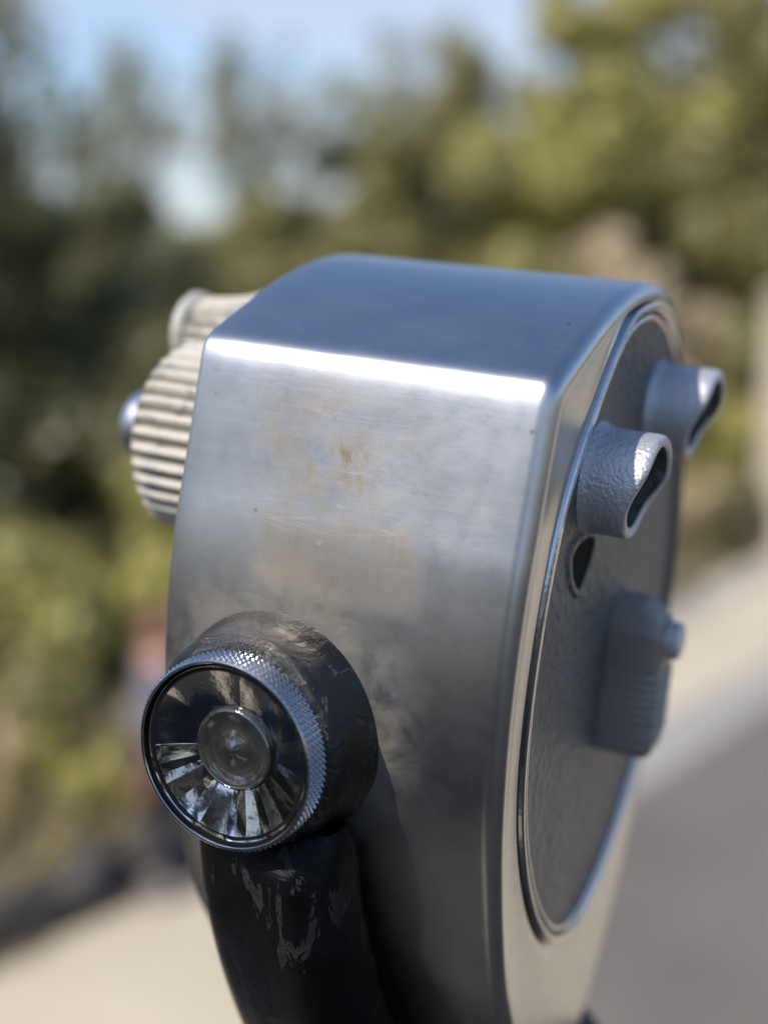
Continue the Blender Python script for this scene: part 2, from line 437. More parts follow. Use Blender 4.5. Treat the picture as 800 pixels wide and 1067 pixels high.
# front barrels
def ribbed(name, y, z, r, x0, x1, teeth, depth, mat):
    n = teeth*8; rs = []
    prof = [(x0, 1.0), (x1+.02, 1.0), (x1+.010, .985), (x1+.004, .955), (x1, .90), (x1, .5)]
    for x, k in prof:
        ring = []
        for j in range(n):
            t = 2*math.pi*j/n; ph = (j % 8)/8
            rb = .5+.5*math.cos(2*math.pi*ph); rb = rb**.6
            rr = r*k - depth*(1-rb)*(1 if k > .9 else 0)
            ring.append((x, y+rr*math.cos(t), z+rr*math.sin(t)))
        rs.append(ring)
    V, Fc = rings_mesh(rs, False, True); return head_part(mesh_obj(name, V, Fc, mat, sharp=60))
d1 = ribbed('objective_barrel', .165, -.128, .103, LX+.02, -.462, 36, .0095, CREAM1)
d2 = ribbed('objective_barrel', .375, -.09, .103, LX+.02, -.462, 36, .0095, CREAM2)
for dd_, y, z in ((d1, .165, -.125), (d2, .375, -.09)):
    pf = [(-.455, .040), (-.508, .040), (-.516, .0385), (-.521, .035), (-.523, .030), (-.51, .026)]
    V, Fc = rings_mesh(lathe(pf, 'x', 64, (0, y, z)), False, True)
    h = mesh_obj('lens_hood', V, Fc, GLASSY); h.parent = dd_
# centre focusing stalk with a disc end
pf = [(LX+.02, .092), (-.355, .091), (-.375, .086), (-.40, .070), (-.43, .055), (-.46, .048), (-.50, .044), (-.508, .040)]
rs = []
for k, (x, r) in enumerate(pf):
    rs.append([(x, .262+(r-.009*(.5+.5*math.cos(20*2*math.pi*j/200)))*math.cos(2*math.pi*j/200), -.030+(r-.009*(.5+.5*math.cos(20*2*math.pi*j/200)))*math.sin(2*math.pi*j/200)) for j in range(200)])
V, Fc = rings_mesh(rs, False, True); stalk = head_part(mesh_obj('focus_stalk', V, Fc, CREAM, sharp=50))
pf = [(-.50, .030), (-.507, .0445), (-.510, .0465), (-.518, .0465), (-.521, .043), (-.521, .02)]
V, Fc = rings_mesh(lathe(pf, 'x', 64, (0, .262, -.028))); fl = mesh_obj('disc_end', V, Fc, CREAM); fl.parent = stalk

# knob: barrel of yoke, knurled ring, dish and lens
KC = (-.212, 0, -.332)
pf = [(.01, .108), (-.038, .107), (-.045, .1045), (-.052, .1015), (-.062, .0995), (-.085, .0975), (-.094, .093), (-.098, .088), (-.0985, .079), (-.088, .078), (-.086, .02)]
V, Fc = rings_mesh(lathe(pf, 'y', 128, KC), False, True)
barrel = head_part(mesh_obj('pivot_barrel', V, Fc, BLACK, sharp=50))
n = 1056; teeth = 96; rows = 15; y0, y1 = -.099, -.1235; rk = .0862
rs = []
def tri(x): x = x % 1.0; return 1-abs(2*x-1)
pitch = 2*math.pi*rk/teeth
rs.append([(KC[0]+.080*math.cos(2*math.pi*j/n), y0, KC[2]+.080*math.sin(2*math.pi*j/n)) for j in range(n)])
rs.append([(KC[0]+.0845*math.cos(2*math.pi*j/n), y0, KC[2]+.0845*math.sin(2*math.pi*j/n)) for j in range(n)])
for i in range(rows*2):
    y = y0+(y1-y0)*(i+.5)/(rows*2); v_ = (y-y0)/pitch
    ring = []
    for j in range(n):
        u_ = teeth*j/n
        h = min(tri(u_+v_), tri(u_-v_))
        rr = rk-.0022+.0036*h; t = 2*math.pi*j/n
        ring.append((KC[0]+rr*math.cos(t), y, KC[2]+rr*math.sin(t)))
    rs.append(ring)
for y, r in ((y1-.0004, .0846), (y1-.0012, .0838), (y1-.0012, .0822), (y1-.0004, .0816), (y1+.004, .0812)):
    rs.append([(KC[0]+r*math.cos(2*math.pi*j/n), y, KC[2]+r*math.sin(2*math.pi*j/n)) for j in range(n)])
V, Fc = rings_mesh(rs, False, False); knob = head_part(mesh_obj('adjusting_knob', V, Fc, CHROME, sharp=30))
# gap + dish
V, Fc = rings_mesh(lathe([(y1+.004, .0815), (y1+.0045, .074)], 'y', 128, KC), False, False)
g = mesh_obj('gasket', V, Fc, DARK); g.parent = knob
n = 720; rs = []
# flutes: irregular facets round the dish, strongest in the lower half
ang = np.arange(n)/n*2*math.pi
cuts = []
a = 0
rr_ = random.Random(3)
while a < 2*math.pi-.03:
    low = math.sin(a) < -.15
    cuts.append(a); a += rr_.uniform(.09, .24) if low else rr_.uniform(.35, .7)
cuts.append(2*math.pi)
hts = [0.0]
ht = np.zeros(n)
lev = [rr_.uniform(-1, 1) for _ in cuts]; lev[-1] = lev[0]
amp = np.where(np.sin(ang) < -.15, .0020, .0034)
ht = np.interp(ang, cuts, lev)*amp
for f_ in (0, .02, .06, .2, .4, .6, .8, .95, 1.0):
    r = .0785+(.0365-.0785)*f_
    y = y1+.0035+.0160*f_**.9
    s = math.sin(math.pi*min(1, f_*1.0))**.5*1.0
    rs.append([(KC[0]+r*math.cos(t), y+ht[j]*s, KC[2]+r*math.sin(t)) for j, t in enumerate(ang)])
V, Fc = rings_mesh(rs, False, False); dish = mesh_obj('dish', V, Fc, DISH, sharp=14); dish.parent = knob
pf = []
yb = y1+.0195
for y, r in ((yb, .0375), (yb-.0025, .0372), (yb-.004, .0362), (yb-.0046, .0345), (yb-.0038, .0335), (yb-.0040, .0325)): pf.append((y, r))
for k in range(1, 15):
    q = 1-k/15; r = .0325*q
    pf.append((yb-.004+.0060*math.sin(math.pi*(1-q))*(.4+.6*q)-.004*(1-q)**2, r))
V, Fc = rings_mesh(lathe(pf, 'y', 96, KC), False, True)
lens = mesh_obj('centre_lens', V, Fc, LENS, sharp=50); lens.parent = knob

# yoke arms: follow the case down to the post (near and far side)
def arm(side):
    path = [(-.03, -.408), (-.03, -.43), (-.025, -.50), (.0, -.58), (.035, -.66), (.085, -.74), (.15, -.82), (.22, -.88), (.27, -.90)]
    rs = []
    P = np.array(path)
    # densify
    t = np.linspace(0, len(P)-1, 40); P = np.c_[np.interp(t, range(len(P)), P[:, 0]), np.interp(t, range(len(P)), P[:, 1])]
    for i in range(3): P[1:-1] = (P[:-2]+2*P[1:-1]+P[2:])/4
    for i, (y, z) in enumerate(P):
        d = P[min(i+1, len(P)-1)]-P[max(i-1, 0)]; d /= np.linalg.norm(d); nrm = np.array([d[1], -d[0]])     # outward (towards -y)
        if nrm[0] > 0 and i < 20: nrm = -nrm
        f_ = i/(len(P)-1); wx = (.071+.012*f_) if side < 0 else .07; th = .040 - .012*max(0, 1-f_/.12)
        xc = -.202+.048*f_+.004*math.sin(f_*3)
        ring = []
        for k in range(40):
            a = 2*math.pi*k/40; cx_, sx_ = math.cos(a), math.sin(a)
            ux = math.copysign(abs(cx_)**.45, cx_)*wx; uo = math.copysign(abs(sx_)**.6, sx_)*th
            if sx_ > 0: uo += .016*min(1, f_/.15)*math.exp(-((cx_-.25)/.28)**2)       # raised rib down the arm
            yy = y+nrm[0]*uo-.022; zz = z+nrm[1]*uo
            if side > 0: yy = .53-yy
            ring.append((xc+ux, yy, zz))
        rs.append(ring)
    V, Fc = rings_mesh(rs); return head_part(mesh_obj('yoke_arm', V, Fc, BLACK, sharp=60))
arm(-1); arm(1)
pf = [(.01, .100), (-.045, .099), (-.08, .096), (-.094, .090), (-.098, .05)]
V, Fc = rings_mesh(lathe([(.53-a_, b_) for a_, b_ in pf], 'y', 96, KC), False, True)
head_part(mesh_obj('pivot_barrel', V, Fc, BLACK, sharp=50))
# post below: upright in the world
zt = (ORG+(BZ*-.88+BX*-.16+BY*.27)*U).z - root_loc.z
pf = [(0, .19), (.025, .19), (.035, .17), (.06, .12), (.12, .085), (.30, .07), (zt-.10, .062), (zt-.05, .075), (zt-.01, .10), (zt+.015, .10), (zt+.02, .05)]
V, Fc = rings_mesh(lathe(pf, 'z', 64))
post = mesh_obj('pedestal', V, Fc, BLACK, viewer, sharp=40)

# ------------------------------------------------------------------ setting: ground
def paving(name, c, var, bscale, joints=None, blot=.6):
    m = NT(name); v = m.coords(); m.set(Roughness=.85)
    a = m.noise(v, .55, 6, .6); b = m.noise(v, 22, 5, .7)
    lo = tuple(x*(1-var) for x in c); hi = tuple(x*(1+var) for x in c)
    base = m.ramp(a, [(.3, lo), (.7, hi)])
    base = m.mix(m.ramp(b, [(.4, 0.0), (.8, .4)]), base, tuple(x*.6 for x in c))
    m.to(base, 'Base Color'); m.bump(b, .4, bscale); return m.m
PALE = paving('pale_concrete', (.54, .455, .335), .17, .006)
GREYP = paving('grey_paving', (.155, .138, .118), .22, .01)
SHADEP = paving('painted_pavement_shade', (.34, .315, .29), .12, .008)  # shadow tone put into the colour of the pavement bands
EARTH = paving('dry_earth', (.16, .125, .075), .3, .03)
def sheet(name, pts, z, mat, sub=0):
    V = [(p[0], p[1], z) for p in pts]
    o = mesh_obj(name, V, [tuple(range(len(V)))], mat, smooth=False)
    tag(o, kind='structure'); return o
# ground: a single sheet out to the horizon that falls away behind the left trees and rises to a bank on the right
k0 = on_ground(0, 1010); k1 = on_ground(800, 578)
kd = Vector((k1.x-k0.x, k1.y-k0.y)).normalized(); kn = Vector((-kd.y, kd.x))      # kn: away from camera, uphill
def uv(x, y):
    p = Vector((x-k0.x, y-k0.y)); return p.dot(kd), p.dot(kn)
def sstep(a, b, x): t = min(1, max(0, (x-a)/(b-a))); return t*t*(3-2*t)
def ground_h(x, y):
    u, v = uv(x, y)
    if v < .12: return 0.0
    right = sstep(4.5, 11, u)*(1-sstep(24, 50, v))*(1-sstep(60, 150, abs(u)))*sstep(0, .17, x/max(y, 1))
    left = 1-sstep(2, 9, u)
    h = right*(8.5*sstep(.4, 15, v)) - left*6*sstep(9, 40, v) - 12*sstep(40, 130, v)*(1-right)
    h += .28*sstep(.1, 1.2, v)*(1+.5*math.sin(x*1.7)*math.cos(y*1.3))
    return h
def axis_samples():
    a = np.concatenate([np.linspace(-1500, -120, 8), np.linspace(-100, -32, 10), np.linspace(-30, 42, 100), np.linspace(45, 120, 12), np.linspace(140, 1500, 8)])
    return a
ax = axis_samples(); ay = ax+8
V = [(x, y, ground_h(x, y)) for y in ay for x in ax]; nx = len(ax)
Fc = [(j*nx+i, j*nx+i+1, (j+1)*nx+i+1, (j+1)*nx+i) for j in range(len(ay)-1) for i in range(nx-1)]
g = mesh_obj('ground', V, Fc, EARTH, sharp=180); tag(g, kind='structure')
def strip(name, v0, v1, u0, u1, z, mat):
    P = [Vector((k0.x, k0.y))+kd*u+kn*v for u, v in ((u0, v0), (u1, v0), (u1, v1), (u0, v1))]
    return sheet(name, P, z, mat)
strip('pavement', -14, .05, -30, 45, .006, PALE)
# darker grey strip across the pale paving
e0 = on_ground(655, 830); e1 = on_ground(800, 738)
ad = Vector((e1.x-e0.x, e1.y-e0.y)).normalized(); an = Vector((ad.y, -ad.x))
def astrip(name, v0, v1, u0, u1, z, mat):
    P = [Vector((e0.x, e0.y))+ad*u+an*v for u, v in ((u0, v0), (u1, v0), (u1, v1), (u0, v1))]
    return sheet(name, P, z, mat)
astrip('grey_strip', 0, 1.9, -3.2, 40, .010, GREYP)
astrip('shade_strip', -.5, -.01, -1.2, 30, .011, SHADEP)  # this strip and the next: shadow bands on the pavement, painted as surfaces
astrip('shade_band', -1.9, -1.6, 0, 30, .011, SHADEP)

# terrace the viewer stands on
bm = bmesh.new()
bmesh.ops.create_cube(bm, size=1, matrix=Matrix.Translation((0, -3.7, TERR/2)) @ Matrix.Diagonal((16, 10.4, TERR, 1)))
bmesh.ops.bevel(bm, geom=bm.edges[:], offset=.03, segments=2, affect='EDGES')
tr = bm_obj('terrace', bm, paving('dark_terrace_stone', (.022, .0215, .021), .15, .006), smooth=False); tag(tr, kind='structure')

for k, (dx0, wd_) in enumerate(((-.58, .16), (.46, .18))):
    q0 = Vector((root_loc.x, root_loc.y))+Vector((-.8, -.6))*.75; dn = Vector((.6, -.8))
    sheet('reflection_band', [q0+dn*(dx0+e_*wd_)+Vector((-.8, -.6))*l_ for e_, l_ in ((0, -.35), (1, -.35), (1, .9), (0, .9))], TERR+.004, PALE)  # unseen pale bands added to give the knob dish beige reflections
# ------------------------------------------------------------------ foliage
def leaf_mat(name, c, var=.35, trans=.35):
    m = NT(name); v = m.coords(); n = m.noise(v, 1.6, 3); n2 = m.noise(v, 9, 3)
    lo = tuple(x*(1-var) for x in c); hi = tuple(x*(1+var) for x in c)
    cc = m.ramp(n, [(.3, lo), (.7, hi)])
    cc = m.mix(m.ramp(n2, [(.45, 0.0), (.7, .5)]), cc, tuple(min(1, x*f_) for x, f_ in zip(c, (1.5, 1.25, .8))))
    m.to(cc, 'Base Color'); m.set(Roughness=.45)
    tl = m.node('ShaderNodeBsdfTranslucent'); m.link(cc, tl.inputs[0])
    mx = m.node('ShaderNodeMixShader'); mx.inputs[0].default_value = trans
    m.link(m.b.outputs[0], mx.inputs[1]); m.link(tl.outputs[0], mx.inputs[2]); m.link(mx.outputs[0], m.out.inputs[0])
    return m.m
L_DARK = leaf_mat('dark_leaf', (.135, .133, .055))
L_OLIVE = leaf_mat('olive_leaf', (.26, .24, .09))
L_BRIGHT = leaf_mat('yellow_green_leaf', (.42, .39, .13))
L_DRY = leaf_mat('dry_twig', (.52, .41, .27), .3, .2)
BARK = plain('bark', (.09, .07, .05), .9, 0, .4, 14, .8, 30, .02)

def leaves(centres, radii, n, size, flat=.75, up=.3):
    """n leaf quads scattered in clumps"""
    wgt = np.array(radii)**2; wgt = wgt/wgt.sum()
    idx = rng.choice(len(radii), n, p=wgt)
    d = rng.normal(size=(n, 3)); d /= np.linalg.norm(d, axis=1)[:, None]
    rad = np.array(radii)[idx]*rng.uniform(.35, 1.0, n)**.45
    P = np.array(centres)[idx]+d*rad[:, None]*np.array([1, 1, flat])
    nrm = d+rng.normal(size=(n, 3))*.45+np.array([0, 0, up]); nrm /= np.linalg.norm(nrm, axis=1)[:, None]
    t = np.cross(nrm, rng.normal(size=(n, 3))); t /= np.linalg.norm(t, axis=1)[:, None]
    b = np.cross(nrm, t)
    s = size*rng.uniform(.6, 1.4, n)[:, None]
    a1 = P - t*s; a2 = P + b*s*.42; a3 = P + t*s; a4 = P - b*s*.42
    return np.stack([a1, a2, a3, a4], 1)

def limb_mesh(segs, n=9):
    V = []; Fc = []
    for path, r0, r1 in segs:
        base = len(V); m_ = len(path)
        for i, p in enumerate(path):
            p = Vector(p); d = (Vector(path[min(i+1, m_-1)])-Vector(path[max(i-1, 0)])).normalized()
            a = d.orthogonal().normalized(); b = d.cross(a); r = r0+(r1-r0)*i/(m_-1)
            for k in range(n):
                t = 2*math.pi*k/n; q = p+(a*math.cos(t)+b*math.sin(t))*r*(1+.12*math.sin(3*t+i)); V.append(tuple(q))
        for i in range(m_-1):
            for k in range(n):
                kk = (k+1) % n; Fc.append((base+i*n+k, base+i*n+kk, base+(i+1)*n+kk, base+(i+1)*n+k))
        Fc.append(tuple(base+(m_-1)*n+k for k in range(n)))
    return V, Fc

def make_tree(name, height, spread, leafm, nleaf, size, trunk_r, seed, crown0=.3, dens=26, parent_loc=(0, 0, 0)):
    rr = random.Random(seed)
    root = empty(name, parent_loc)
    segs = []; top = Vector((rr.uniform(-.3, .3), rr.uniform(-.3, .3), height*.8))
    tp = [Vector((0, 0, -.3)), Vector((rr.uniform(-.1, .1), rr.uniform(-.1, .1), height*.25)), top*.6+Vector((rr.uniform(-.2, .2), 0, 0)), top]
    segs.append((tp, trunk_r, trunk_r*.25))
    cs = []; rs = []
    for k in range(dens):
        a = rr.uniform(0, 2*math.pi); zz = rr.uniform(crown0, 1.0)
        prof = math.sin(math.pi*min(1, max(.06, (1.04-zz)/(1.08-crown0)))**.8)
        rad = spread*prof*rr.uniform(.35, 1.0)
        c = Vector((math.cos(a)*rad, math.sin(a)*rad, height*zz*rr.uniform(.92, 1.02)))
        cs.append(tuple(c)); rs.append(spread*rr.uniform(.18, .36))
        s = tp[1].lerp(tp[3], rr.uniform(.1, .9)*zz); mid = s.lerp(c, .5)+Vector((0, 0, -.1*height*.2))
        segs.append(([s, mid, c], trunk_r*.28, trunk_r*.06))
    V, Fc = limb_mesh(segs)
    mesh_obj('trunk', V, Fc, BARK, root)
    quads_obj('crown', leaves(cs, rs, nleaf, size), leafm, root)
    return root
def make_bush(name, rad, height, leafm, nleaf, size, seed, loc=(0, 0, 0)):
    rr = random.Random(seed); root = empty(name, loc)
    cs = []; rs = []; segs = []
    for k in range(16):
        a = rr.uniform(0, 2*math.pi); q = math.sqrt(rr.random())*rad*.8
        z = height*(rr.uniform(.2, .95))*(1-.45*(q/rad)**2)
        c = (math.cos(a)*q, math.sin(a)*q, z); cs.append(c); rs.append(rad*rr.uniform(.22, .42))
        segs.append(([(c[0]*.1, c[1]*.1, -.1), (c[0]*.5, c[1]*.5, z*.55), c], .022*rad, .006*rad))
    V, Fc = limb_mesh(segs, 6); mesh_obj('stems', V, Fc, BARK, root)
    quads_obj('foliage', leaves(cs, rs, nleaf, size), leafm, root)
    return root
def copy_tree(o, parent=None):
    c = o.copy(); col.objects.link(c); c.parent = parent
    for ch in list(o.children): copy_tree(ch, c)
    return c
used = {}
def place(proto, x, y, s, rz, label, cat, group, sz=None):
    if proto not in used: used[proto] = 1; o = proto
    else: o = copy_tree(proto)
    o.location = (x, y, ground_h(x, y)-.05); o.rotation_euler = (0, 0, rz); o.scale = (s, s, sz or s)
    tag(o, label, cat, group); return o
def polar_pos(px, dist):
    d = ray(px, 533); return d.x/d.y*dist, dist

T_DARK = make_tree('dense_tree', 6, 2.4, L_DARK, 15000, .11, .16, 21, .12, 34)
T_OLIVE = make_tree('olive_tree', 6, 2.5, L_OLIVE, 11000, .12, .15, 33, .15, 30)
T_THIN = make_tree('sparse_tree', 8, 2.2, L_OLIVE, 3600, .11, .12, 47, .42, 46)
T_BRIGHT = make_tree('leafy_tree', 6, 2.6, L_BRIGHT, 11000, .13, .15, 58, .15, 30)
B_GREEN = make_bush('bush', 1.0, 1.2, L_OLIVE, 4200, .07, 5)
B_BRIGHT = make_bush('bright_bush', 1.0, 1.2, L_BRIGHT, 4200, .075, 8)
B_DRY = make_bush('dry_shrub', 1.0, 1.2, L_DRY, 3800, .07, 14)
B_DARK = make_bush('dark_shrub', 1.0, 1.3, L_DARK, 4200, .07, 19)

def tree_at(proto, px, dist, ytop, rz, label, cat, group, hmodel, squash=1.0):
    """scale so that the top reaches picture row ytop"""
    x, y = polar_pos(px, dist); z0 = ground_h(x, y); zt = at_dist(px, ytop, dist).z
    s = (zt-z0)/hmodel
    return place(proto, x, y, s*squash, rz, label, cat, group, s)
G1 = 'trees beyond the path'
tree_at(T_DARK, 20, 13, 175, .3, 'dark dense tree at the far left, its crown filling the left edge', 'tree', G1, 6.8, 1.05)
tree_at(T_DARK, 160, 16, 165, 1.9, 'dark tree behind the ribbed front barrels of the viewer', 'tree', G1, 6.8, 1.0)
tree_at(T_OLIVE, 95, 20, 165, 2.2, 'olive green tree rising between the two dark trees at left', 'tree', G1, 6.8, 1.1)
tree_at(T_OLIVE, 245, 21, 155, .9, 'olive green tree under the open patch of sky', 'tree', G1, 6.8, 1.2)
tree_at(T_DARK, 375, 24, 120, 4.0, 'dark tree just right of the sky patch, above the viewer', 'tree', G1, 6.8, 1.1)
tree_at(T_OLIVE, 445, 20, 80, 4.6, 'olive tree with round crown standing above the top of the viewer', 'tree', G1, 6.8, 1.1)
tree_at(T_OLIVE, 490, 26, 10, 5.2, 'tall rounded tree against the sky, above the middle of the viewer', 'tree', G1, 6.8, .9)
tree_at(T_BRIGHT, 600, 21, -70, 1.1, 'yellow green sunlit tree on the bank at upper right', 'tree', G1, 6.8, .95)
tree_at(T_BRIGHT, 700, 23, -110, 2.9, 'yellow green tree at the top right above the dry bank', 'tree', G1, 6.8, .95)
tree_at(T_OLIVE, 800, 20, -100, 3.6, 'olive tree in the top right corner', 'tree', G1, 6.8, .85)
tree_at(T_DARK, -75, 11, -20, 5.1, 'dark tree leaning in at the top left corner, nearer than the others', 'tree', G1, 6.8, .62)
tree_at(T_THIN, 10, 13, -150, .5, 'thin leaved tree whose branches cross the sky at the left edge', 'tree', G1, 8.6, .62)
tree_at(T_THIN, 280, 32, -10, 4.4, 'thin leaved tall tree in the middle of the patch of sky', 'tree', G1, 8.6, .75)
tree_at(T_THIN, 150, 30, -10, 3.3, 'thin leaved tree at the left of the patch of sky, beyond the dark trees', 'tree', G1, 8.6, .6)
tree_at(T_THIN, 430, 34, -20, 1.0, 'thin leaved tall tree at the right of the patch of sky, behind the olive crown', 'tree', G1, 8.6, 1.0)
G2 = 'bushes along the path'
def bush_at(proto, px, py, dist, rad, h, rz, label, group=G2):
    x, y = polar_pos(px, dist); o = place(proto, x, y, rad, rz, label, 'bush', group, h/1.25); return o
bush_at(B_BRIGHT, 112, 0, 8.2, 1.0, 1.85, .3, 'sunlit yellow green bush beside the person on the left')
bush_at(B_GREEN, 20, 0, 7.7, .8, 1.0, 1.3, 'low olive bush at the left edge above the dark stones')
bush_at(B_DRY, 65, 0, 7.5, .55, .75, 2.2, 'dry pinkish shrub in front of the sunlit yellow green bush')
bush_at(B_BRIGHT, 95, 0, 7.3, .5, .6, 3.2, 'small yellow bush low down by the dark stones at left')
bush_at(B_DARK, -10, 0, 9.8, 1.3, 2.2, .7, 'dark shrub under the dense tree at the left edge')
bush_at(B_DARK, 120, 0, 11.5, 1.5, 2.6, 2.7, 'dark shrub behind the sunlit yellow green bush')
bush_at(B_DARK, 215, 0, 10.5, 1.2, 2.2, 1.7, 'dark bush mostly hidden behind the left edge of the viewer')
bush_at(B_GREEN, 560, 0, 15.5, 1.4, 2.6, .2, 'olive bush on the bank just above the right end of the viewer')
bush_at(B_DRY, 640, 0, 15.5, 1.5, 2.9, 1.2, 'dry pinkish brown shrub in the middle of the right bank')
bush_at(B_BRIGHT, 705, 0, 14.9, 1.0, 1.8, 2.1, 'yellow green bush behind the far eyepiece')
bush_at(B_DRY, 745, 0, 14.3, .7, .9, 3.3, 'low brown shrub between the far eyepiece and the pale pillar')
bush_at(B_DRY, 715, 0, 17.5, 1.2, 2.4, 4.3, 'large dry shrub high on the bank to the left of the pillar')
bush_at(B_GREEN, 780, 0, 16.5, 1.4, 2.6, 5.3, 'olive bush behind the pale pillar')
bush_at(B_BRIGHT, 500, 0, 17.5, 1.5, 2.8, 4.9, 'yellow green bush above the top face of the viewer')
bush_at(B_GREEN, 400, 0, 15.5, 1.5, 2.8, 3.9, 'olive bush behind the top left corner of the viewer')
bush_at(B_DRY, 590, 0, 18.5, 1.2, 2.5, 5.9, 'dry brown shrub under the yellow green sunlit tree')
bush_at(B_DARK, 760, 0, 13.9, .5, .9, 1.9, 'small dark shrub at the foot of the pale pillar')
# woods far behind: one mass
cs = []; rs_ = []
for k in range(330):
    px = random.uniform(-1100, 1900); dist = random.uniform(30, 46); x, y = polar_pos(px, dist)
    lim = 190 if px < 380 else (200 - 260*sstep(380, 600, px)); zt = at_dist(px, lim+random.uniform(15, 70), dist).z
    r = random.uniform(1.2, 2.4); z = zt-r-abs(random.gauss(0, 1))*3.0
    cs.append((x, y, z)); rs_.append(r)
    cs.append((x, y, z-2.5)); rs_.append(r*1.2)
    cs.append((x, y, z-5.5)); rs_.append(r*1.4)
wd = quads_obj('woods', leaves(cs, rs_, 130000, .26), L_OLIVE); tag(wd, 'far wood of olive green trees closing the view', kind='stuff')
# dry grass and ground cover on the bank
n = 26000; P = []
u_ = rng.uniform(-6, 26, n); v_ = rng.uniform(.35, 15, n)
for u, v in zip(u_, v_):
    q = Vector((k0.x, k0.y))+kd*u+kn*v; P.append((q.x, q.y, ground_h(q.x, q.y)))
P = np.array(P); t = rng.normal(size=(n, 3)); t[:, 2] = 0; t /= np.linalg.norm(t, axis=1)[:, None]
hgt = rng.uniform(.10, .38, n)[:, None]; lean = rng.normal(size=(n, 3))*.35; lean[:, 2] = 1
wv = .03
Q = np.stack([P-t*wv, P+t*wv, P+lean*hgt+t*wv*.4, P+lean*hgt-t*wv*.4], 1)
L_GRASS = leaf_mat('dry_grass', (.27, .225, .10), .35, .3)
gr = quads_obj('grass', Q, L_GRASS); tag(gr, 'dry yellow grass and ground cover on the bank', kind='stuff')

# dark stones along the edge of the path
STONE = plain('dark_stone', (.075, .068, .062), .85, 0, .4, 5, .7, 12, .03)
PINKROCK = plain('pink_rock', (.34, .26, .20), .85, 0, .3, 4, .7, 10, .03)
def rock(name, loc, s, mat, seed, label):
    rr = random.Random(seed); bm = bmesh.new(); bmesh.ops.create_icosphere(bm, subdivisions=4, radius=1)
    fr = [(Vector((rr.gauss(0, 1), rr.gauss(0, 1), rr.gauss(0, 1))).normalized(), rr.uniform(.55, .85)) for _ in range(9)]
    from mathutils import noise as mn
    for v in bm.verts:
        c = v.co.copy()
        for d, k in fr:
            q = c.dot(d)
            if q > k: c -= d*(q-k)*.85
        c *= 1+.10*mn.fractal(v.co*2.3+Vector((seed, 0, 0)), 1, 2, 4)
        v.co = Vector((c.x*s[0], c.y*s[1], c.z*s[2]))
    o = bm_obj(name, bm, mat, sharp=50); o.location = loc; o.rotation_euler = (0, 0, math.atan2(kd.y, kd.x)+rr.uniform(-.2, .2))
    tag(o, label, 'rock', 'dark stones edging the path' if mat == STONE else None); return o
words = ['dark edging stone furthest left, cut by the picture edge', 'dark edging stone second from the left edge, under the low olive bush',
         'dark edging stone third from the left edge', 'dark edging stone fourth from the left, nearest the dry shrub', 'dark edging stone just left of the person\'s shoe',
         'dark edging stone beside the dark trousers of the person']
u = -.75
for i, lb in enumerate(words):
    ln = (.34, .30, .26, .30, .24, .22)[i]
    q = Vector((k0.x, k0.y))+kd*(u+ln)+kn*.16
    rock('edging_stone', (q.x, q.y, .09), (ln*1.05, .19, (.20, .23, .19, .21, .17, .15)[i]), STONE, i+2, lb); u += ln*1.85
p = polar_pos(738, 14.6); rock('boulder', (p[0], p[1], ground_h(*p)+.25), (.42, .36, .45), PINKROCK, 31, 'pinkish brown boulder on the bank below the far eyepiece')

# pale pillar at the right edge
x, y = polar_pos(812, 14.0)
bm = bmesh.new()
bmesh.ops.create_cube(bm, size=1, matrix=Matrix.Translation((0, 0, 1.42)) @ Matrix.Diagonal((.46, .46, 2.9, 1)))
bmesh.ops.bevel(bm, geom=bm.edges[:], offset=.03, segments=3, affect='EDGES')
pil = empty('pillar', (x, y, 0)); pil.rotation_euler = (0, 0, -.5)
tag(pil, 'pale concrete pillar cut by the right edge, beyond the path', 'pillar')
bm_obj('shaft', bm, PALE, pil)
bm = bmesh.new()
bmesh.ops.create_cube(bm, size=1, matrix=Matrix.Translation((0, 0, 2.96)) @ Matrix.Diagonal((.54, .54, .18, 1)))
bmesh.ops.bevel(bm, geom=bm.edges[:], offset=.05, segments=4, affect='EDGES')
bm_obj('cap', bm, PALE, pil)

# ------------------------------------------------------------------ person standing by the path
def skin_body(name, pts, edges, radii, mat, parent, sub=2):
    me = bpy.data.meshes.new(name); me.from_pydata(pts, edges, [])
    o = bpy.data.objects.new(name, me); col.objects.link(o); me.materials.append(mat)
    sk = o.modifiers.new('skin', 'SKIN'); ss = o.modifiers.new('sub', 'SUBSURF'); ss.levels = sub; ss.render_levels = sub
    for d, r in zip(me.skin_vertices[0].data, radii): d.radius = r if isinstance(r, tuple) else (r, r)
    me.skin_vertices[0].data[0].use_root = True
    dg = bpy.context.evaluated_depsgraph_get(); dg.update()
    me2 = bpy.data.meshes.new_from_object(o.evaluated_get(dg)); me2.name = name
    o.modifiers.clear(); o.data = me2
    if not me2.materials: me2.materials.append(mat)
    me2.polygons.foreach_set('use_smooth', [True]*len(me2.polygons))
    o.parent = parent; return o
SKIN = NT('skin').set(Base_Color=(.40, .20, .14, 1), Roughness=.5).m
SHIRT = plain('blue_grey_shirt', (.13, .145, .21), .8, 0, .1, 20)
TROUS = plain('dark_trousers', (.012, .013, .02), .8, 0, .2, 20)
HAIR = plain('auburn_hair', (.10, .045, .025), .7, 0, .3, 40)
SHOE = plain('grey_shoe', (.22, .2, .19), .7)
pp = on_ground(173, 930)
per = empty('person', (pp.x, pp.y, .012)); per.rotation_euler = (0, 0, R(-60)); per.scale = (.91,)*3
tag(per, 'person in a blue grey top and dark trousers standing behind the viewer', 'person')
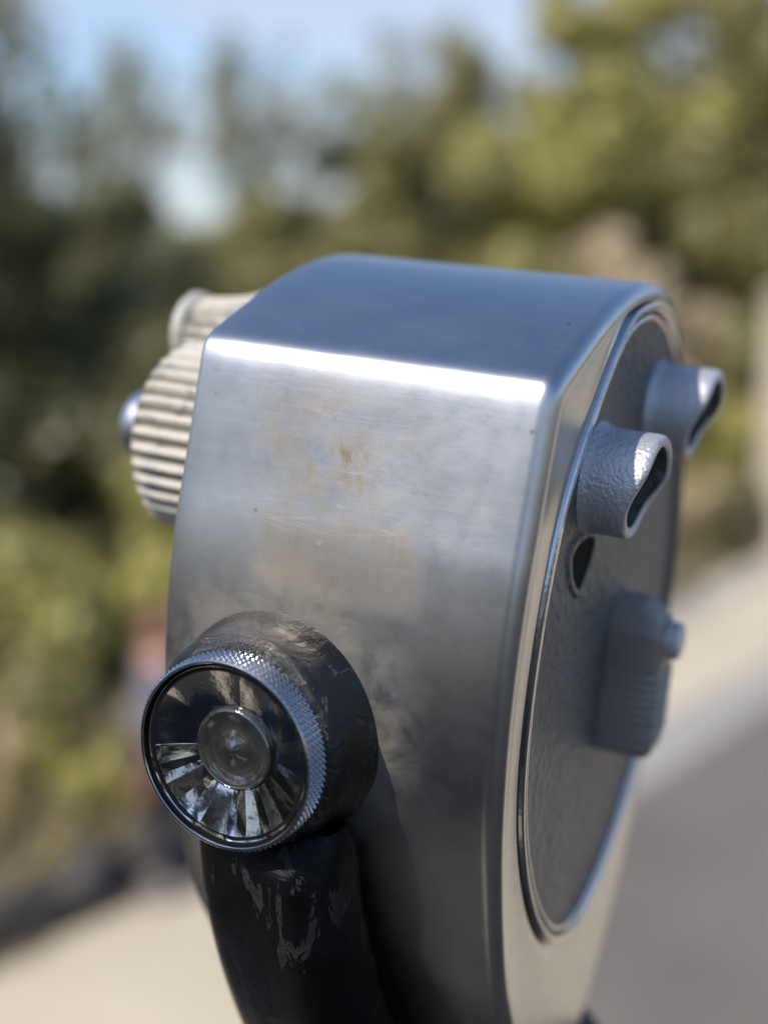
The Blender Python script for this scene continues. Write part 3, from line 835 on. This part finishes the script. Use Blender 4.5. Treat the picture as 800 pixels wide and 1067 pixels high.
# facing -y locally; one body mesh: pelvis root
pts = [(0, 0, .94), (0, .01, 1.12), (0, .01, 1.32), (0, .02, 1.44), (0, .01, 1.52), (0, -.01, 1.60), (0, -.015, 1.68),
       (.17, .02, 1.40), (.22, .03, 1.13), (.20, -.10, .90), (.19, -.15, .83),
       (-.17, .02, 1.40), (-.22, .03, 1.13), (-.21, -.08, .90), (-.20, -.12, .83),
       (.09, 0, .88), (.10, -.03, .50), (.10, .02, .09), (-.09, 0, .88), (-.10, .03, .50), (-.10, .10, .09)]
edges = [(0, 1), (1, 2), (2, 3), (3, 4), (4, 5), (5, 6), (3, 7), (7, 8), (8, 9), (9, 10), (3, 11), (11, 12), (12, 13), (13, 14), (0, 15), (15, 16), (16, 17), (0, 18), (18, 19), (19, 20)]
rad = [(.15, .11), (.14, .105), (.165, .115), (.10, .075), .055, (.075, .09), (.07, .085), .062, .048, .034, .03, .062, .048, .034, .03, .085, .058, .042, .085, .058, .042]
skin_body('body', pts, edges, rad, SKIN, per)
def shell(name, idx, ed, grow, mat):
    mp = {k: i for i, k in enumerate(idx)}
    rr2 = [tuple(a+grow for a in (rad[k] if isinstance(rad[k], tuple) else (rad[k], rad[k]))) for k in idx]
    return skin_body(name, [pts[k] for k in idx], [(mp[a], mp[b]) for a, b in ed], rr2, mat, per)
shell('shirt', [0, 1, 2, 3, 7, 8, 9, 11, 12, 13], [(0, 1), (1, 2), (2, 3), (3, 7), (7, 8), (8, 9), (3, 11), (11, 12), (12, 13)], .014, SHIRT)
shell('trousers', [0, 15, 16, 17, 18, 19, 20], [(0, 15), (15, 16), (16, 17), (0, 18), (18, 19), (19, 20)], .02, TROUS)
for sgn, k in ((1, 17), (-1, 20)):
    c = pts[k]; bm = bmesh.new(); bmesh.ops.create_uvsphere(bm, u_segments=24, v_segments=14, radius=1)
    for v in bm.verts:
        z = max(-.45, v.co.z); tp = 1-.25*max(0, -v.co.y); zz = z*(.075 if v.co.y > 0 else .055)
        v.co = Vector((c[0]+v.co.x*.05*tp, c[1]-.06+v.co.y*.14, .034+zz))
    bm_obj('shoe', bm, SHOE, per)
# head details
bm = bmesh.new(); bmesh.ops.create_uvsphere(bm, u_segments=32, v_segments=20, radius=1)
for v in bm.verts:
    c = v.co.copy(); v.co = Vector((c.x*.085, c.y*.105+.012, c.z*.10+1.685))
for v in [v for v in bm.verts if v.co.z < 1.67 and v.co.y < .03 or (v.co.y < -.045 and v.co.z < 1.735)]: bm.verts.remove(v)
bm_obj('hair', bm, HAIR, per)
for sx_ in (-1, 1):
    bm = bmesh.new(); bmesh.ops.create_uvsphere(bm, u_segments=12, v_segments=8, radius=.011, matrix=Matrix.Translation((sx_*.03, -.092, 1.655)))
    bm_obj('eye', bm, DARK, per)
    bm = bmesh.new(); bmesh.ops.create_uvsphere(bm, u_segments=12, v_segments=8, radius=1, matrix=Matrix.Translation((sx_*.082, .005, 1.64)) @ Matrix.Diagonal((.012, .022, .034, 1)))
    bm_obj('ear', bm, SKIN, per)
    # hands: palm with five fingers, relaxed
    hp = pts[10] if sx_ > 0 else pts[14]
    P = [hp, (hp[0], hp[1]-.02, hp[2]-.06)]; E_ = [(0, 1)]; RR = [(.026, .020), (.034, .016)]
    for k in range(4):
        o_ = (k-1.5)*.019; ln = (.052, .066, .070, .056)[k]; b0 = len(P)
        P += [(hp[0]+o_, hp[1]-.025, hp[2]-.09), (hp[0]+o_*1.05, hp[1]-.035, hp[2]-.09-ln*.55), (hp[0]+o_*1.05, hp[1]-.028, hp[2]-.09-ln)]
        E_ += [(1, b0), (b0, b0+1), (b0+1, b0+2)]; RR += [.0095, .0085, .007]
    b0 = len(P); P += [(hp[0]-sx_*.035, hp[1]-.035, hp[2]-.05), (hp[0]-sx_*.042, hp[1]-.05, hp[2]-.085)]; E_ += [(1, b0), (b0, b0+1)]; RR += [.011, .008]
    skin_body('hand', P, E_, RR, SKIN, per, 1)
bm = bmesh.new(); bmesh.ops.create_cone(bm, cap_ends=True, segments=10, radius1=.017, radius2=.007, depth=.05, matrix=Matrix.Translation((0, -.108, 1.638)) @ Matrix.Rotation(R(18), 4, 'X'))
bm_obj('nose', bm, SKIN, per)
bm = bmesh.new(); bmesh.ops.create_uvsphere(bm, u_segments=16, v_segments=8, radius=1, matrix=Matrix.Translation((0, -.094, 1.592)) @ Matrix.Diagonal((.025, .012, .008, 1)))
bm_obj('mouth', bm, plain('lips', (.32, .10, .08), .5), per)

# ------------------------------------------------------------------ unseen leafy screen added behind the camera to darken the metal's reflections
hx, hy = -2.95, -2.3
hd = Vector((.62, -.78)); cs = []; rs_ = []
for k in range(125):
    s_ = random.uniform(-4.8, 4.8); cs.append((hx+hd.x*s_+random.uniform(-.2, .2), hy+hd.y*s_+random.uniform(-.2, .2), TERR+random.uniform(.25, 2.75))); rs_.append(random.uniform(.35, .5))
hr = empty('reflection_screen', (hx, hy, TERR))
tag(hr, 'unseen dark leafy screen, added to darken the reflections in the metal', 'reflection_screen')
hq = leaves(cs, rs_, 36000, .06)-np.array([hx, hy, TERR])
quads_obj('foliage', hq, leaf_mat('screen_leaf', (.030, .036, .014), .35, .12), hr)  # foliage of the added unseen screen
V, Fc = limb_mesh([([(hd.x*s_, hd.y*s_, -.02), (hd.x*s_+.05, hd.y*s_, .6), (hd.x*s_+.1, hd.y*s_, 1.3)], .03, .012) for s_ in np.linspace(-4, 4, 14)])
mesh_obj('stems', V, Fc, BARK, hr)
sc.cycles.use_denoising = True
